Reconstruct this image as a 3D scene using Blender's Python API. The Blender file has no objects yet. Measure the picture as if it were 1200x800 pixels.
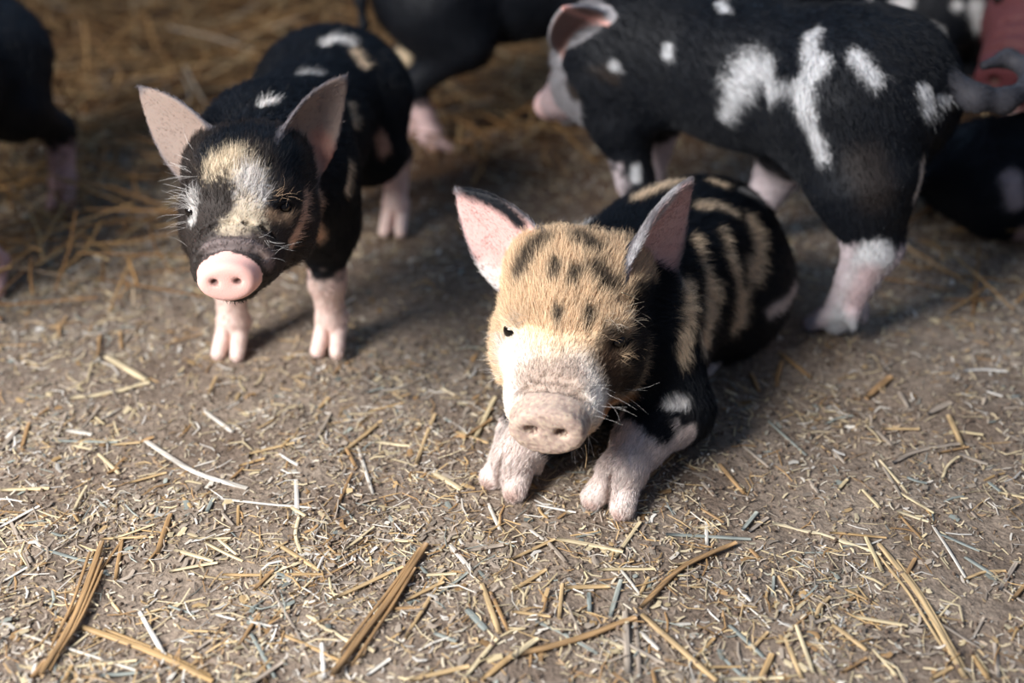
import bpy, math, random
import numpy as np

# ------------------------------------------------------------------ camera, light, exposure
SC = bpy.context.scene
COL = SC.collection
CAM_H, CAM_PITCH, CAM_F = 0.66, math.radians(31.0), 1333.0
SP, CP = math.sin(CAM_PITCH), math.cos(CAM_PITCH)
cd = bpy.data.cameras.new('camera')
cd.sensor_width = 36.0
cd.lens = CAM_F / 1200.0 * 36.0
cd.clip_start = 0.02
cd.dof.use_dof = True
cd.dof.focus_distance = 0.985
cd.dof.aperture_fstop = 2.1
cam = bpy.data.objects.new('camera', cd)
cam.location = (0, 0, CAM_H)
cam.rotation_euler = (math.pi / 2 - CAM_PITCH, 0, 0)
COL.objects.link(cam)
SC.camera = cam

world = bpy.data.worlds.new('barn_air')
SC.world = world
world.use_nodes = True
wb = world.node_tree.nodes['Background']
wb.inputs[0].default_value = (0.50, 0.66, 1.0, 1)
wb.inputs[1].default_value = 0.19


def area(name, loc, target, size, power, col):
    d = bpy.data.lights.new(name, 'AREA')
    d.shape = 'RECTANGLE'
    d.size, d.size_y = size
    d.energy = power
    d.color = col
    o = bpy.data.objects.new(name, d)
    o.location = loc
    v = np.array(target) - np.array(loc)
    from mathutils import Vector
    o.rotation_euler = Vector(v).to_track_quat('-Z', 'Y').to_euler()
    COL.objects.link(o)
    return o


key = area('barn_door_daylight', (-1.35, -0.10, 1.30), (0.05, 0.85, 0.0), (0.8, 1.0), 40, (1.0, 0.97, 0.945))
key.data.spread = math.radians(115)
area('open_eaves_skylight', (0.7, 2.9, 2.3), (0.1, 1.2, 0.1), (2.0, 0.9), 15, (0.42, 0.66, 1.0))

SC.view_settings.view_transform = 'Standard'
SC.view_settings.look = 'None'
SC.view_settings.gamma = 1.0
SC.view_settings.use_curve_mapping = False
SC.view_settings.exposure = 0.0

rng = np.random.default_rng(7)
random.seed(7)


# ------------------------------------------------------------------ helpers
def proj(P):
    P = np.atleast_2d(P)
    z = P[:, 2] - CAM_H
    d = P[:, 1] * CP - z * SP
    return 600 + CAM_F * P[:, 0] / d, 400 - CAM_F * (P[:, 1] * SP + z * CP) / d, d


def ray(px, py):
    u, v = (px - 600) / CAM_F, (py - 400) / CAM_F
    return np.array([u, CP - v * SP, -(SP + v * CP)])


def at(px, py, z=0.0):
    """world point of a pixel that lies at height z"""
    d = ray(px, py)
    return np.array([0, 0, CAM_H]) + (z - CAM_H) / d[2] * d


def lin(r, g=None, b=None):
    c = np.array([r, g, b], float) / 255.0
    return np.where(c <= 0.04045, c / 12.92, ((c + 0.055) / 1.055) ** 2.4)


def nrm(v):
    v = np.asarray(v, float)
    return v / (np.linalg.norm(v, axis=-1, keepdims=True) + 1e-12)


def _hash(i, j, k, s):
    h = (i * 374761393 + j * 668265263 + k * 2147483647 + s * 974711) & 0xFFFFFFFF
    h = ((h ^ (h >> 13)) * 1274126177) & 0xFFFFFFFF
    h = h ^ (h >> 16)
    return (h & 0xFFFFFF).astype(np.float64) / 0xFFFFFF * 2 - 1


def vnoise(P, seed=0):
    """value noise -1..1 at points (N,3)"""
    P = np.asarray(P, float)
    i = np.floor(P).astype(np.int64)
    f = P - i
    f = f * f * (3 - 2 * f)
    r = 0
    for a in (0, 1):
        for b in (0, 1):
            for c in (0, 1):
                w = (f[:, 0] if a else 1 - f[:, 0]) * (f[:, 1] if b else 1 - f[:, 1]) * (f[:, 2] if c else 1 - f[:, 2])
                r = r + w * _hash(i[:, 0] + a, i[:, 1] + b, i[:, 2] + c, seed)
    return r


def sstep(a, b, x):
    t = np.clip((x - a) / (b - a), 0, 1)
    return t * t * (3 - 2 * t)


def link(name, data, parent=None, label=None, cat=None, group=None, kind=None, loc=None):
    o = bpy.data.objects.new(name, data)
    COL.objects.link(o)
    if parent is not None:
        o.parent = parent
    if loc is not None:
        o.location = loc
    for k, v in (('label', label), ('category', cat), ('group', group), ('kind', kind)):
        if v:
            o[k] = v
    return o


def mesh_from(name, V, F, mat, cols=None, smooth=True):
    """F is an (M,4) or (M,3) integer array"""
    me = bpy.data.meshes.new(name)
    V = np.asarray(V, np.float32)
    F = np.asarray(F, np.int32)
    n = F.shape[1]
    me.vertices.add(len(V))
    me.vertices.foreach_set('co', V.ravel())
    me.loops.add(F.size)
    me.loops.foreach_set('vertex_index', F.ravel())
    me.polygons.add(len(F))
    me.polygons.foreach_set('loop_start', np.arange(0, F.size, n, dtype=np.int32))
    me.polygons.foreach_set('loop_total', np.full(len(F), n, np.int32))
    me.update(calc_edges=True)
    me.polygons.foreach_set('use_smooth', np.full(len(F), smooth))
    if cols is not None:
        a = me.color_attributes.new('col', 'FLOAT_COLOR', 'POINT')
        c = np.ones((len(V), 4), np.float32)
        c[:, :3] = cols
        a.data.foreach_set('color', c.ravel())
    me.materials.append(mat)
    return me


def new_mat(name):
    m = bpy.data.materials.new(name)
    m.use_nodes = True
    nt = m.node_tree
    return m, nt, nt.nodes['Principled BSDF']


def N(nt, kind, **kw):
    n = nt.nodes.new(kind)
    for k, v in kw.items():
        setattr(n, k, v)
    return n


# ------------------------------------------------------------------ materials
def mat_ground():
    m, nt, b = new_mat('barn_dirt')
    tc = N(nt, 'ShaderNodeTexCoord')
    n1 = N(nt, 'ShaderNodeTexNoise'); n1.inputs['Scale'].default_value = 9; n1.inputs['Detail'].default_value = 7
    n2 = N(nt, 'ShaderNodeTexNoise'); n2.inputs['Scale'].default_value = 120; n2.inputs['Detail'].default_value = 8; n2.inputs['Roughness'].default_value = .7
    v = N(nt, 'ShaderNodeTexVoronoi'); v.inputs['Scale'].default_value = 260
    for n in (n1, n2, v):
        nt.links.new(tc.outputs['Object'], n.inputs['Vector'])
    r1 = N(nt, 'ShaderNodeValToRGB')
    e = r1.color_ramp.elements
    e[0].position, e[1].position = .32, .68
    e[0].color = (*lin(132, 117, 105), 1)
    e[1].color = (*lin(168, 154, 140), 1)
    nt.links.new(n1.outputs['Fac'], r1.inputs[0])
    r2 = N(nt, 'ShaderNodeValToRGB')
    e = r2.color_ramp.elements
    e[0].position, e[1].position = .33, .7
    e[0].color = (.42, .40, .38, 1)
    e[1].color = (1.25, 1.22, 1.18, 1)
    nt.links.new(n2.outputs['Fac'], r2.inputs[0])
    mx = N(nt, 'ShaderNodeMix', data_type='RGBA', blend_type='MULTIPLY')
    mx.inputs[0].default_value = .85
    nt.links.new(r1.outputs[0], mx.inputs[6]); nt.links.new(r2.outputs[0], mx.inputs[7])
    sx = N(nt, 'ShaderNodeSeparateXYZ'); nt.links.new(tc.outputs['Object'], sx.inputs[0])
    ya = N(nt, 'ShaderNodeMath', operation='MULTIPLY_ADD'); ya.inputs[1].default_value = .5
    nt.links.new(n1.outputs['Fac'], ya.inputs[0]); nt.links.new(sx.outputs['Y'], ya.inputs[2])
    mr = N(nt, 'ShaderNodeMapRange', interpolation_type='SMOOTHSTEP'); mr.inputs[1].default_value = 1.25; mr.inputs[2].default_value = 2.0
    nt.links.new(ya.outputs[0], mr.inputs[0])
    m2 = N(nt, 'ShaderNodeMix', data_type='RGBA'); m2.inputs[7].default_value = (*lin(92, 68, 48), 1)  # back of the floor painted darker brown, standing in for fading light
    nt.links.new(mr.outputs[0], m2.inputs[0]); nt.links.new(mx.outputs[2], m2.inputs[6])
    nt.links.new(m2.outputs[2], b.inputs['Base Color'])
    b.inputs['Roughness'].default_value = .95
    b.inputs['Specular IOR Level'].default_value = .15
    ad = N(nt, 'ShaderNodeMath', operation='MULTIPLY_ADD')
    ad.inputs[1].default_value = .35
    nt.links.new(v.outputs['Distance'], ad.inputs[0]); nt.links.new(n2.outputs['Fac'], ad.inputs[2])
    bp = N(nt, 'ShaderNodeBump'); bp.inputs['Strength'].default_value = .75; bp.inputs['Distance'].default_value = .005
    nt.links.new(ad.outputs[0], bp.inputs['Height']); nt.links.new(bp.outputs[0], b.inputs['Normal'])
    return m


def mat_attr(name, rough=.6, spec=.5, sss=0.0, bump=None, trans=0.0):
    m, nt, b = new_mat(name)
    a = N(nt, 'ShaderNodeAttribute', attribute_name='col')
    nt.links.new(a.outputs['Color'], b.inputs['Base Color'])
    b.inputs['Roughness'].default_value = rough
    b.inputs['Specular IOR Level'].default_value = spec
    if sss:
        b.inputs['Subsurface Weight'].default_value = sss
        b.inputs['Subsurface Radius'].default_value = (1.0, .35, .2)
        b.inputs['Subsurface Scale'].default_value = .004
    if bump:
        tc = N(nt, 'ShaderNodeTexCoord')
        n = N(nt, 'ShaderNodeTexNoise'); n.inputs['Scale'].default_value = bump[0]; n.inputs['Detail'].default_value = 6
        nt.links.new(tc.outputs['Object'], n.inputs['Vector'])
        bp = N(nt, 'ShaderNodeBump'); bp.inputs['Strength'].default_value = bump[1]; bp.inputs['Distance'].default_value = bump[2]
        nt.links.new(n.outputs['Fac'], bp.inputs['Height']); nt.links.new(bp.outputs[0], b.inputs['Normal'])
    return m


def mat_straw(name, c1, c2, rough=.55):
    """a stalk colour that varies from object to object, with grain along the stalk"""
    m, nt, b = new_mat(name)
    oi = N(nt, 'ShaderNodeObjectInfo')
    tc = N(nt, 'ShaderNodeTexCoord')
    mp = N(nt, 'ShaderNodeMapping'); mp.inputs['Scale'].default_value = (22, 520, 520)
    n = N(nt, 'ShaderNodeTexNoise'); n.inputs['Scale'].default_value = 1; n.inputs['Detail'].default_value = 3
    nt.links.new(tc.outputs['Object'], mp.inputs[0]); nt.links.new(mp.outputs[0], n.inputs['Vector'])
    mx = N(nt, 'ShaderNodeMix', data_type='RGBA')
    mx.inputs[6].default_value = (*c1, 1); mx.inputs[7].default_value = (*c2, 1)
    nt.links.new(oi.outputs['Random'], mx.inputs[0])
    r = N(nt, 'ShaderNodeMapRange'); r.inputs[1].default_value = .3; r.inputs[2].default_value = .7
    r.inputs[3].default_value = .45; r.inputs[4].default_value = 1.2
    nt.links.new(n.outputs['Fac'], r.inputs[0])
    mu = N(nt, 'ShaderNodeVectorMath', operation='SCALE')
    nt.links.new(mx.outputs[2], mu.inputs[0]); nt.links.new(r.outputs[0], mu.inputs['Scale'])
    nt.links.new(mu.outputs[0], b.inputs['Base Color'])
    b.inputs['Roughness'].default_value = rough
    return m


def mat_eye():
    m, nt, b = new_mat('dark_wet_eye')
    b.inputs['Base Color'].default_value = (.008, .006, .005, 1)
    b.inputs['Roughness'].default_value = .06
    return m


M_GROUND = mat_ground()
M_SKIN = mat_attr('piglet_skin', .62, .25, .12, (900, .35, .0012))
M_FUR = mat_attr('piglet_fur', .42, .22)
M_EYE = mat_eye()
M_CHAFF = mat_attr('straw_chaff', .7, .3)
STRAW_COLS = {
    'golden': (lin(190, 156, 108), lin(208, 180, 136)),
    'pale': (lin(226, 210, 176), lin(216, 196, 154)),
    'white': (lin(235, 230, 222), lin(222, 214, 200)),
    'brown': (lin(162, 128, 88), lin(186, 150, 106)),
    'grey': (lin(160, 146, 132), lin(182, 168, 152)),
    'blue': (lin(142, 150, 146), lin(168, 172, 162)),
}
M_STRAW = {k: mat_straw('%s_straw' % k, *v) for k, v in STRAW_COLS.items()}

# ------------------------------------------------------------------ ground


def ground_z(x, y):
    P = np.stack([np.asarray(x, float), np.asarray(y, float), np.zeros_like(np.asarray(x, float))], 1)
    z = .0045 * vnoise(P * 7.0, 1) + .0030 * vnoise(P * 17.0, 2) + .0016 * vnoise(P * 45.0, 3)
    far = sstep(1.45, 2.6, P[:, 1] - .25 * P[:, 0])
    z = z + far * (.02 * vnoise(P * 4.0, 5) + .02)
    return z


def build_ground():
    hx = .006
    xs = np.concatenate([np.arange(-2.6, -1.0, .02), np.arange(-1.0, 1.0, hx), np.arange(1.0, 2.6, .02)])
    ys = np.concatenate([np.arange(.30, 1.6, hx), np.arange(1.6, 4.0, .02)])
    X, Y = np.meshgrid(xs, ys, indexing='ij')
    x, y = X.ravel(), Y.ravel()
    P = np.stack([x, y, 0 * x], 1)
    near = sstep(1.7, 1.4, y)
    z = ground_z(x, y) + near * (.0011 * vnoise(P * 110, 4))
    nx, ny = len(xs), len(ys)
    i, j = np.meshgrid(np.arange(nx - 1), np.arange(ny - 1), indexing='ij')
    a = (i * ny + j).ravel()
    F = np.stack([a, a + ny, a + ny + 1, a + 1], 1)
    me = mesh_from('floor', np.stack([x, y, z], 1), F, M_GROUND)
    o = link('floor', me, kind='structure', label='trodden brown dirt floor of the barn', cat='floor')
    # wide apron beyond the sculpted patch
    V = [(-6, -3, -.02), (6, -3, -.02), (6, 8, -.02), (-6, 8, -.02)]
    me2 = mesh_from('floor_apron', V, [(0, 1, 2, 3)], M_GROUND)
    link('floor_apron', me2, parent=o)


build_ground()


# ------------------------------------------------------------------ implicit bodies
class Body:
    def __init__(self, h):
        self.h = h
        self.pr = []

    def cone(self, a, b, ra, rb, k=.02, grp='trunk', op='add', flow=None):
        a, b = np.asarray(a, float), np.asarray(b, float)
        if flow is None:
            flow = nrm(b - a + 1e-9)
        self.pr.append(dict(t='cone', a=a, b=b, ra=ra, rb=rb, k=k, grp=grp, op=op, flow=np.asarray(flow, float),
                            lo=np.minimum(a, b) - max(ra, rb), hi=np.maximum(a, b) + max(ra, rb)))

    def ell(self, c, r, R=np.eye(3), k=.02, grp='trunk', op='add', flow=(0, 0, -1)):
        c, r = np.asarray(c, float), np.asarray(r, float)
        e = np.sqrt(((R * r) ** 2).sum(1))
        self.pr.append(dict(t='ell', c=c, r=r, R=R, k=k, grp=grp, op=op, flow=np.asarray(flow, float), lo=c - e, hi=c + e))

    def disc(self, c, R, ry, rz, hx, rr, k=.006, grp='snout', op='add', flow=(0, 0, 1)):
        e = max(ry, rz, hx) * np.ones(3)
        self.pr.append(dict(t='disc', c=np.asarray(c, float), R=R, ry=ry, rz=rz, hx=hx, rr=rr, k=k, grp=grp, op=op,
                            flow=np.asarray(flow, float), lo=c - e, hi=c + e))

    def ear(self, base, tip, nin, wid, th=.0032, cup=.8, bend=.0, k=.008, side=0):
        base, tip = np.asarray(base, float), np.asarray(tip, float)
        L = np.linalg.norm(tip - base)
        A = (tip - base) / L
        nin = np.asarray(nin, float)
        nin = nrm(nin - A * (nin @ A))
        W = np.cross(nin, A)
        e = wid * 1.3 + .01
        self.pr.append(dict(t='ear', base=base, A=A, Nn=nin, W=W, L=L, wid=wid, th=th, cup=cup, bend=bend, k=k, grp='ear', op='add',
                            flow=A, lo=np.minimum(base, tip) - e, hi=np.maximum(base, tip) + e, side=side))

    @staticmethod
    def ear_coords(p, X):
        q = X - p['base']
        u = (q @ p['A']) / p['L']
        v = q @ p['W']
        n = q @ p['Nn']
        uc = np.clip(u, 0, 1)
        n0 = (p['cup'] * (1 - .55 * uc)) * (v / p['wid']) ** 2 * p['wid'] * .8 + p['bend'] * uc ** 2 - .012 * (1 - uc)
        w = p['wid'] * (.86 + .42 * uc) * np.clip(1 - uc ** 1.5, 0, 1) ** .92
        return u, v, n, n0, w

    def dist(self, p, X):
        t = p['t']
        if t == 'cone':
            ab = p['b'] - p['a']
            l2 = ab @ ab + 1e-12
            s = np.clip(((X - p['a']) @ ab) / l2, 0, 1)
            d = X - p['a'] - s[:, None] * ab
            return np.sqrt((d * d).sum(1)) - (p['ra'] + s * (p['rb'] - p['ra']))
        if t == 'ell':
            q = (X - p['c']) @ p['R']
            k0 = np.sqrt(((q / p['r']) ** 2).sum(1)) + 1e-9
            k1 = np.sqrt(((q / p['r'] ** 2) ** 2).sum(1)) + 1e-9
            return k0 * (k0 - 1) / k1
        if t == 'disc':
            q = (X - p['c']) @ p['R']
            rad = np.sqrt((q[:, 1] / p['ry']) ** 2 + (q[:, 2] / p['rz']) ** 2)
            dr = (rad - 1) * min(p['ry'], p['rz']) + p['rr']
            dx = np.abs(q[:, 0]) - p['hx'] + p['rr']
            return np.sqrt(np.maximum(dr, 0) ** 2 + np.maximum(dx, 0) ** 2) + np.minimum(np.maximum(dr, dx), 0) - p['rr']
        u, v, n, n0, w = self.ear_coords(p, X)
        r = p['th'] * .9
        a = np.abs(v) - w + r
        a = np.maximum(a, (u - 1) * p['L'] + r)
        a = np.maximum(a, (-.15 - u) * p['L'])
        b = np.abs(n - n0) - p['th'] + r
        return np.sqrt(np.maximum(a, 0) ** 2 + np.maximum(b, 0) ** 2) + np.minimum(np.maximum(a, b), 0) - r

    def build(self):
        h = self.h
        adds = [p for p in self.pr if p['op'] == 'add']
        lo = np.min([p['lo'] for p in adds], 0) - 4 * h
        hi = np.max([p['hi'] for p in adds], 0) + 4 * h
        n = np.ceil((hi - lo) / h).astype(int) + 1
        F = np.full(n, .2, np.float32)
        ax = [lo[i] + h * np.arange(n[i]) for i in range(3)]
        for p in self.pr:
            mg = p['k'] + 3 * h
            i0 = np.clip(np.floor((p['lo'] - mg - lo) / h).astype(int), 0, n - 1)
            i1 = np.clip(np.ceil((p['hi'] + mg - lo) / h).astype(int) + 1, 1, n)
            sl = tuple(slice(i0[i], i1[i]) for i in range(3))
            G = np.stack(np.meshgrid(*[ax[i][sl[i]] for i in range(3)], indexing='ij'), -1)
            shp = G.shape[:3]
            d = self.dist(p, G.reshape(-1, 3)).reshape(shp).astype(np.float32)
            f = F[sl]
            k = max(p['k'], 1e-4)
            if p['op'] == 'add':
                hh = np.clip(.5 + .5 * (f - d) / k, 0, 1)
                F[sl] = f + (d - f) * hh - k * hh * (1 - hh)
            else:
                d = -d
                hh = np.clip(.5 - .5 * (f - d) / k, 0, 1)
                F[sl] = f + (d - f) * hh + k * hh * (1 - hh)
        # naive surface nets
        S = F < 0
        nx, ny, nz = n
        c = np.zeros((nx - 1, ny - 1, nz - 1), np.int8)
        offs = [(a, b, e) for a in (0, 1) for b in (0, 1) for e in (0, 1)]
        for a, b, e in offs:
            c += S[a:nx - 1 + a, b:ny - 1 + b, e:nz - 1 + e]
        act = (c > 0) & (c < 8)
        idx = np.full(c.shape, -1, np.int64)
        I = np.argwhere(act)
        idx[act] = np.arange(len(I))
        acc = np.zeros((len(I), 3)); cnt = np.zeros(len(I))
        cv = {o: F[I[:, 0] + o[0], I[:, 1] + o[1], I[:, 2] + o[2]] for o in offs}
        for o in offs:
            for axn in range(3):
                if o[axn] == 0:
                    o2 = list(o); o2[axn] = 1; o2 = tuple(o2)
                    f0, f1 = cv[o], cv[o2]
                    m = (f0 < 0) != (f1 < 0)
                    t = np.where(m, f0 / (f0 - f1 + 1e-20), 0)
                    P = np.tile(np.array(o, float), (len(I), 1))
                    P[:, axn] += t
                    acc[m] += P[m]; cnt[m] += 1
        V = lo + h * (I + acc / cnt[:, None])
        quads = []
        for axn in range(3):
            s0 = [slice(0, None)] * 3; s1 = [slice(0, None)] * 3
            s0[axn] = slice(0, -1); s1[axn] = slice(1, None)
            a0, a1 = S[tuple(s0)], S[tuple(s1)]
            E = np.argwhere(a0 != a1)
            b, e = (axn + 1) % 3, (axn + 2) % 3
            ok = (E[:, b] > 0) & (E[:, e] > 0) & (E[:, b] < n[b] - 1) & (E[:, e] < n[e] - 1)
            E = E[ok]
            flip = a1[E[:, 0], E[:, 1], E[:, 2]]
            q = []
            for db, de in ((-1, -1), (0, -1), (0, 0), (-1, 0)):
                C = E.copy(); C[:, b] += db; C[:, e] += de
                q.append(idx[C[:, 0], C[:, 1], C[:, 2]])
            q = np.stack(q, 1)
            q[flip] = q[flip][:, ::-1]
            quads.append(q)
        Fq = np.concatenate(quads)
        self.V, self.F = V, Fq
        # light smoothing of the net
        for it in range(2):
            A = np.zeros_like(V); cn = np.zeros(len(V))
            for a in range(4):
                for b2 in (1, 3):
                    np.add.at(A, Fq[:, a], self.V[Fq[:, (a + b2) % 4]])
                    np.add.at(cn, Fq[:, a], 1)
            self.V = .6 * self.V + .4 * A / np.maximum(cn, 1)[:, None]
        V = self.V
        fn = np.cross(V[Fq[:, 2]] - V[Fq[:, 0]], V[Fq[:, 3]] - V[Fq[:, 1]])
        self.area = .5 * np.linalg.norm(fn, axis=1)
        vn = np.zeros_like(V)
        for a in range(4):
            np.add.at(vn, Fq[:, a], fn)
        self.VN = nrm(vn)
        # which shape each vertex belongs to
        best = np.full(len(V), 1e9); own = np.zeros(len(V), int)
        for i, p in enumerate(self.pr):
            if p['op'] != 'add':
                continue
            d = self.dist(p, V)
            m = d < best
            best[m] = d[m]; own[m] = i
        self.own = own
        self.grp = np.array([p['grp'] for p in self.pr])[own]
        fl = np.stack([p['flow'] for p in self.pr])[own]
        for it in range(10):
            A = fl.copy()
            for a in range(4):
                np.add.at(A, Fq[:, a], fl[Fq[:, (a + 1) % 4]])
            fl = nrm(A)
        fl = fl - self.VN * (fl * self.VN).sum(1)[:, None]
        self.flow = nrm(fl)
        self.px, self.py, self.pd = proj(V)
        view = nrm(V - np.array([0, 0, CAM_H]))
        self.facing = -(view * self.VN).sum(1)
        # inner side of the ears
        self.inner = np.zeros(len(V))
        self.ear_u = np.zeros(len(V))
        for i, p in enumerate(self.pr):
            if p['t'] == 'ear':
                m = own == i
                u, v, nn, n0, w = self.ear_coords(p, V[m])
                self.inner[m] = sstep(-.0012, .0012, nn - n0) * sstep(1.0, .8, np.abs(v) / (w + 1e-4)) * sstep(.97, .85, u)
                self.ear_u[m] = u
        self.col = np.zeros((len(V), 3))

    def surf(self, px, py, groups=None):
        """surface point seen at a pixel"""
        m = (self.facing > .05)
        if groups is not None:
            m &= np.isin(self.grp, groups)
        d = np.hypot(self.px - px, self.py - py)
        d = np.where(m, d, 1e9)
        near = d < max(4.0, d.min() + 1.5)
        k = np.where(near)[0]
        j = k[np.argmin(self.pd[k])]
        return self.V[j], self.pd[j]

    def paint(self, col, r, pts, groups=None, soft=.35, jag=.4, only=None, seed=0, amt=1.0, freq=170):
        """a patch of coat colour around a line of pixels on the surface; r in pixels"""
        Ps, D = [], []
        for q in pts:
            s, d = self.surf(q[0], q[1], only if only is not None else groups)
            Ps.append(s); D.append(d)
        rm = r * np.mean(D) / CAM_F
        self.paint3(col, rm, Ps, groups, soft, jag, seed, amt, freq)

    def paint3(self, col, rm, Ps, groups=None, soft=.35, jag=.4, seed=0, amt=1.0, freq=170):
        Ps = [np.asarray(p, float) for p in Ps]
        lo = np.min(Ps, 0) - 2.2 * rm; hi = np.max(Ps, 0) + 2.2 * rm
        m = ((self.V > lo) & (self.V < hi)).all(1)
        if groups is not None:
            m &= np.isin(self.grp, groups)
        if not m.any():
            return
        X = self.V[m]; fl = self.flow[m]
        dist = np.full(len(X), 1e9)
        if len(Ps) == 1:
            Ps = Ps * 2
        for a, b in zip(Ps[:-1], Ps[1:]):
            ab = b - a
            s = np.clip(((X - a) @ ab) / (ab @ ab + 1e-12), 0, 1)
            dist = np.minimum(dist, np.linalg.norm(X - a - s[:, None] * ab, axis=1))
        Q = (X - .8 * (X * fl).sum(1)[:, None] * fl) * freq
        nz = .65 * vnoise(Q, 11 + seed) + .35 * vnoise(Q * 2.3, 12 + seed)
        q = dist / rm + jag * nz
        w = amt * sstep(1 + soft, 1 - soft, q)
        self.col[m] = self.col[m] * (1 - w[:, None]) + np.asarray(col) * w[:, None]

    def fur(self, n, length, parent, origin, radius=.00016, extra=None, lift=.28, seed=3, lighten=0.0):
        """length: dict group -> metres"""
        r = np.random.default_rng(seed)
        F = self.F
        Ln = np.array([length.get(g, length.get('*', .01)) for g in self.grp])
        Ln = np.where(self.inner > .5, np.minimum(Ln, .0035), Ln)
        w = self.area * (Ln[F].min(1) > 1e-5)
        w = w * np.where((self.facing[F].max(1) > -.35), 1, .25)
        w = w / w.sum()
        f = r.choice(len(F), n, p=w)
        a, b = r.random((2, n, 1))
        V, q = self.V, F[f]
        root = (V[q[:, 0]] * (1 - a) + V[q[:, 1]] * a) * (1 - b) + (V[q[:, 3]] * (1 - a) + V[q[:, 2]] * a) * b
        pick = q[np.arange(n), r.integers(0, 4, n)]
        nv, fv = self.VN[pick], self.flow[pick]
        L = Ln[pick] * r.uniform(.55, 1.25, n)
        # tufts: neighbouring hairs lean the same way
        cl = np.stack([vnoise(root * 130, s) for s in (31, 32, 33)], 1)
        jit = .25 * cl + .16 * r.normal(size=(n, 3))
        d0 = nrm(fv * (1 - lift) + nv * (lift * 1.6) + .6 * jit)
        d1 = nrm(fv + nv * lift * .5 + jit)
        d2 = nrm(fv + nv * (lift * .1 - .05) + 1.2 * jit + np.array([0, 0, -.12]))
        P = np.empty((n, 4, 3), np.float32)
        P[:, 0] = root - nv * .0006
        P[:, 1] = P[:, 0] + d0 * (L * .33)[:, None]
        P[:, 2] = P[:, 1] + d1 * (L * .33)[:, None]
        P[:, 3] = P[:, 2] + d2 * (L * .34)[:, None]
        c = self.col[pick]
        c = c * r.uniform(.58, 1.28, (n, 1)) + lighten
        rad = np.tile(np.array([1, .9, .65, .15]) * radius, (n, 1)) * r.uniform(.8, 1.2, (n, 1))
        if extra:
            eP, eC, eR = extra
            P = np.concatenate([P, np.asarray(eP, np.float32)])
            c = np.concatenate([c, np.asarray(eC)])
            rad = np.concatenate([rad, np.asarray(eR)[:, None] * np.array([1, .9, .6, .2])])
            n = len(P)
        cu = bpy.data.hair_curves.new('fur')
        cu.add_curves([4] * n)
        cu.points.foreach_set('position', (P - origin).astype(np.float32).ravel())
        cu.points.foreach_set('radius', rad.astype(np.float32).ravel())
        at_ = cu.attributes.new('col', 'FLOAT_COLOR', 'CURVE')
        cc = np.ones((n, 4), np.float32); cc[:, :3] = np.clip(c, 0, 1)
        at_.data.foreach_set('color', cc.ravel())
        cu.materials.append(M_FUR)
        return link('fur', cu, parent=parent, kind='stuff')

    def finish(self, name, label, origin, group=None):
        origin = np.asarray(origin, float)
        me = mesh_from(name, self.V - origin, self.F, M_SKIN, np.clip(self.col, 0, 1))
        return link(name, me, label=label, cat=name, group=group, loc=origin)


def frame(fwd, left=None, up=(0, 0, 1)):
    f = nrm(fwd)
    if left is None:
        l = nrm(np.cross(up, f))
    else:
        l = nrm(np.asarray(left) - f * (np.asarray(left) @ f))
    return np.stack([f, l, np.cross(f, l)], 1)   # columns: forward, left, up


def ear_tip(base, px, py, L, far=True):
    """point on the pixel's ray at ear length from the base"""
    o = np.array([0, 0, CAM_H]); d = nrm(ray(px, py))
    q = o - base
    b = q @ d
    disc = b * b - (q @ q - L * L)
    t = -b + (1 if far else -1) * math.sqrt(max(disc, 0))
    return o + t * d


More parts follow.
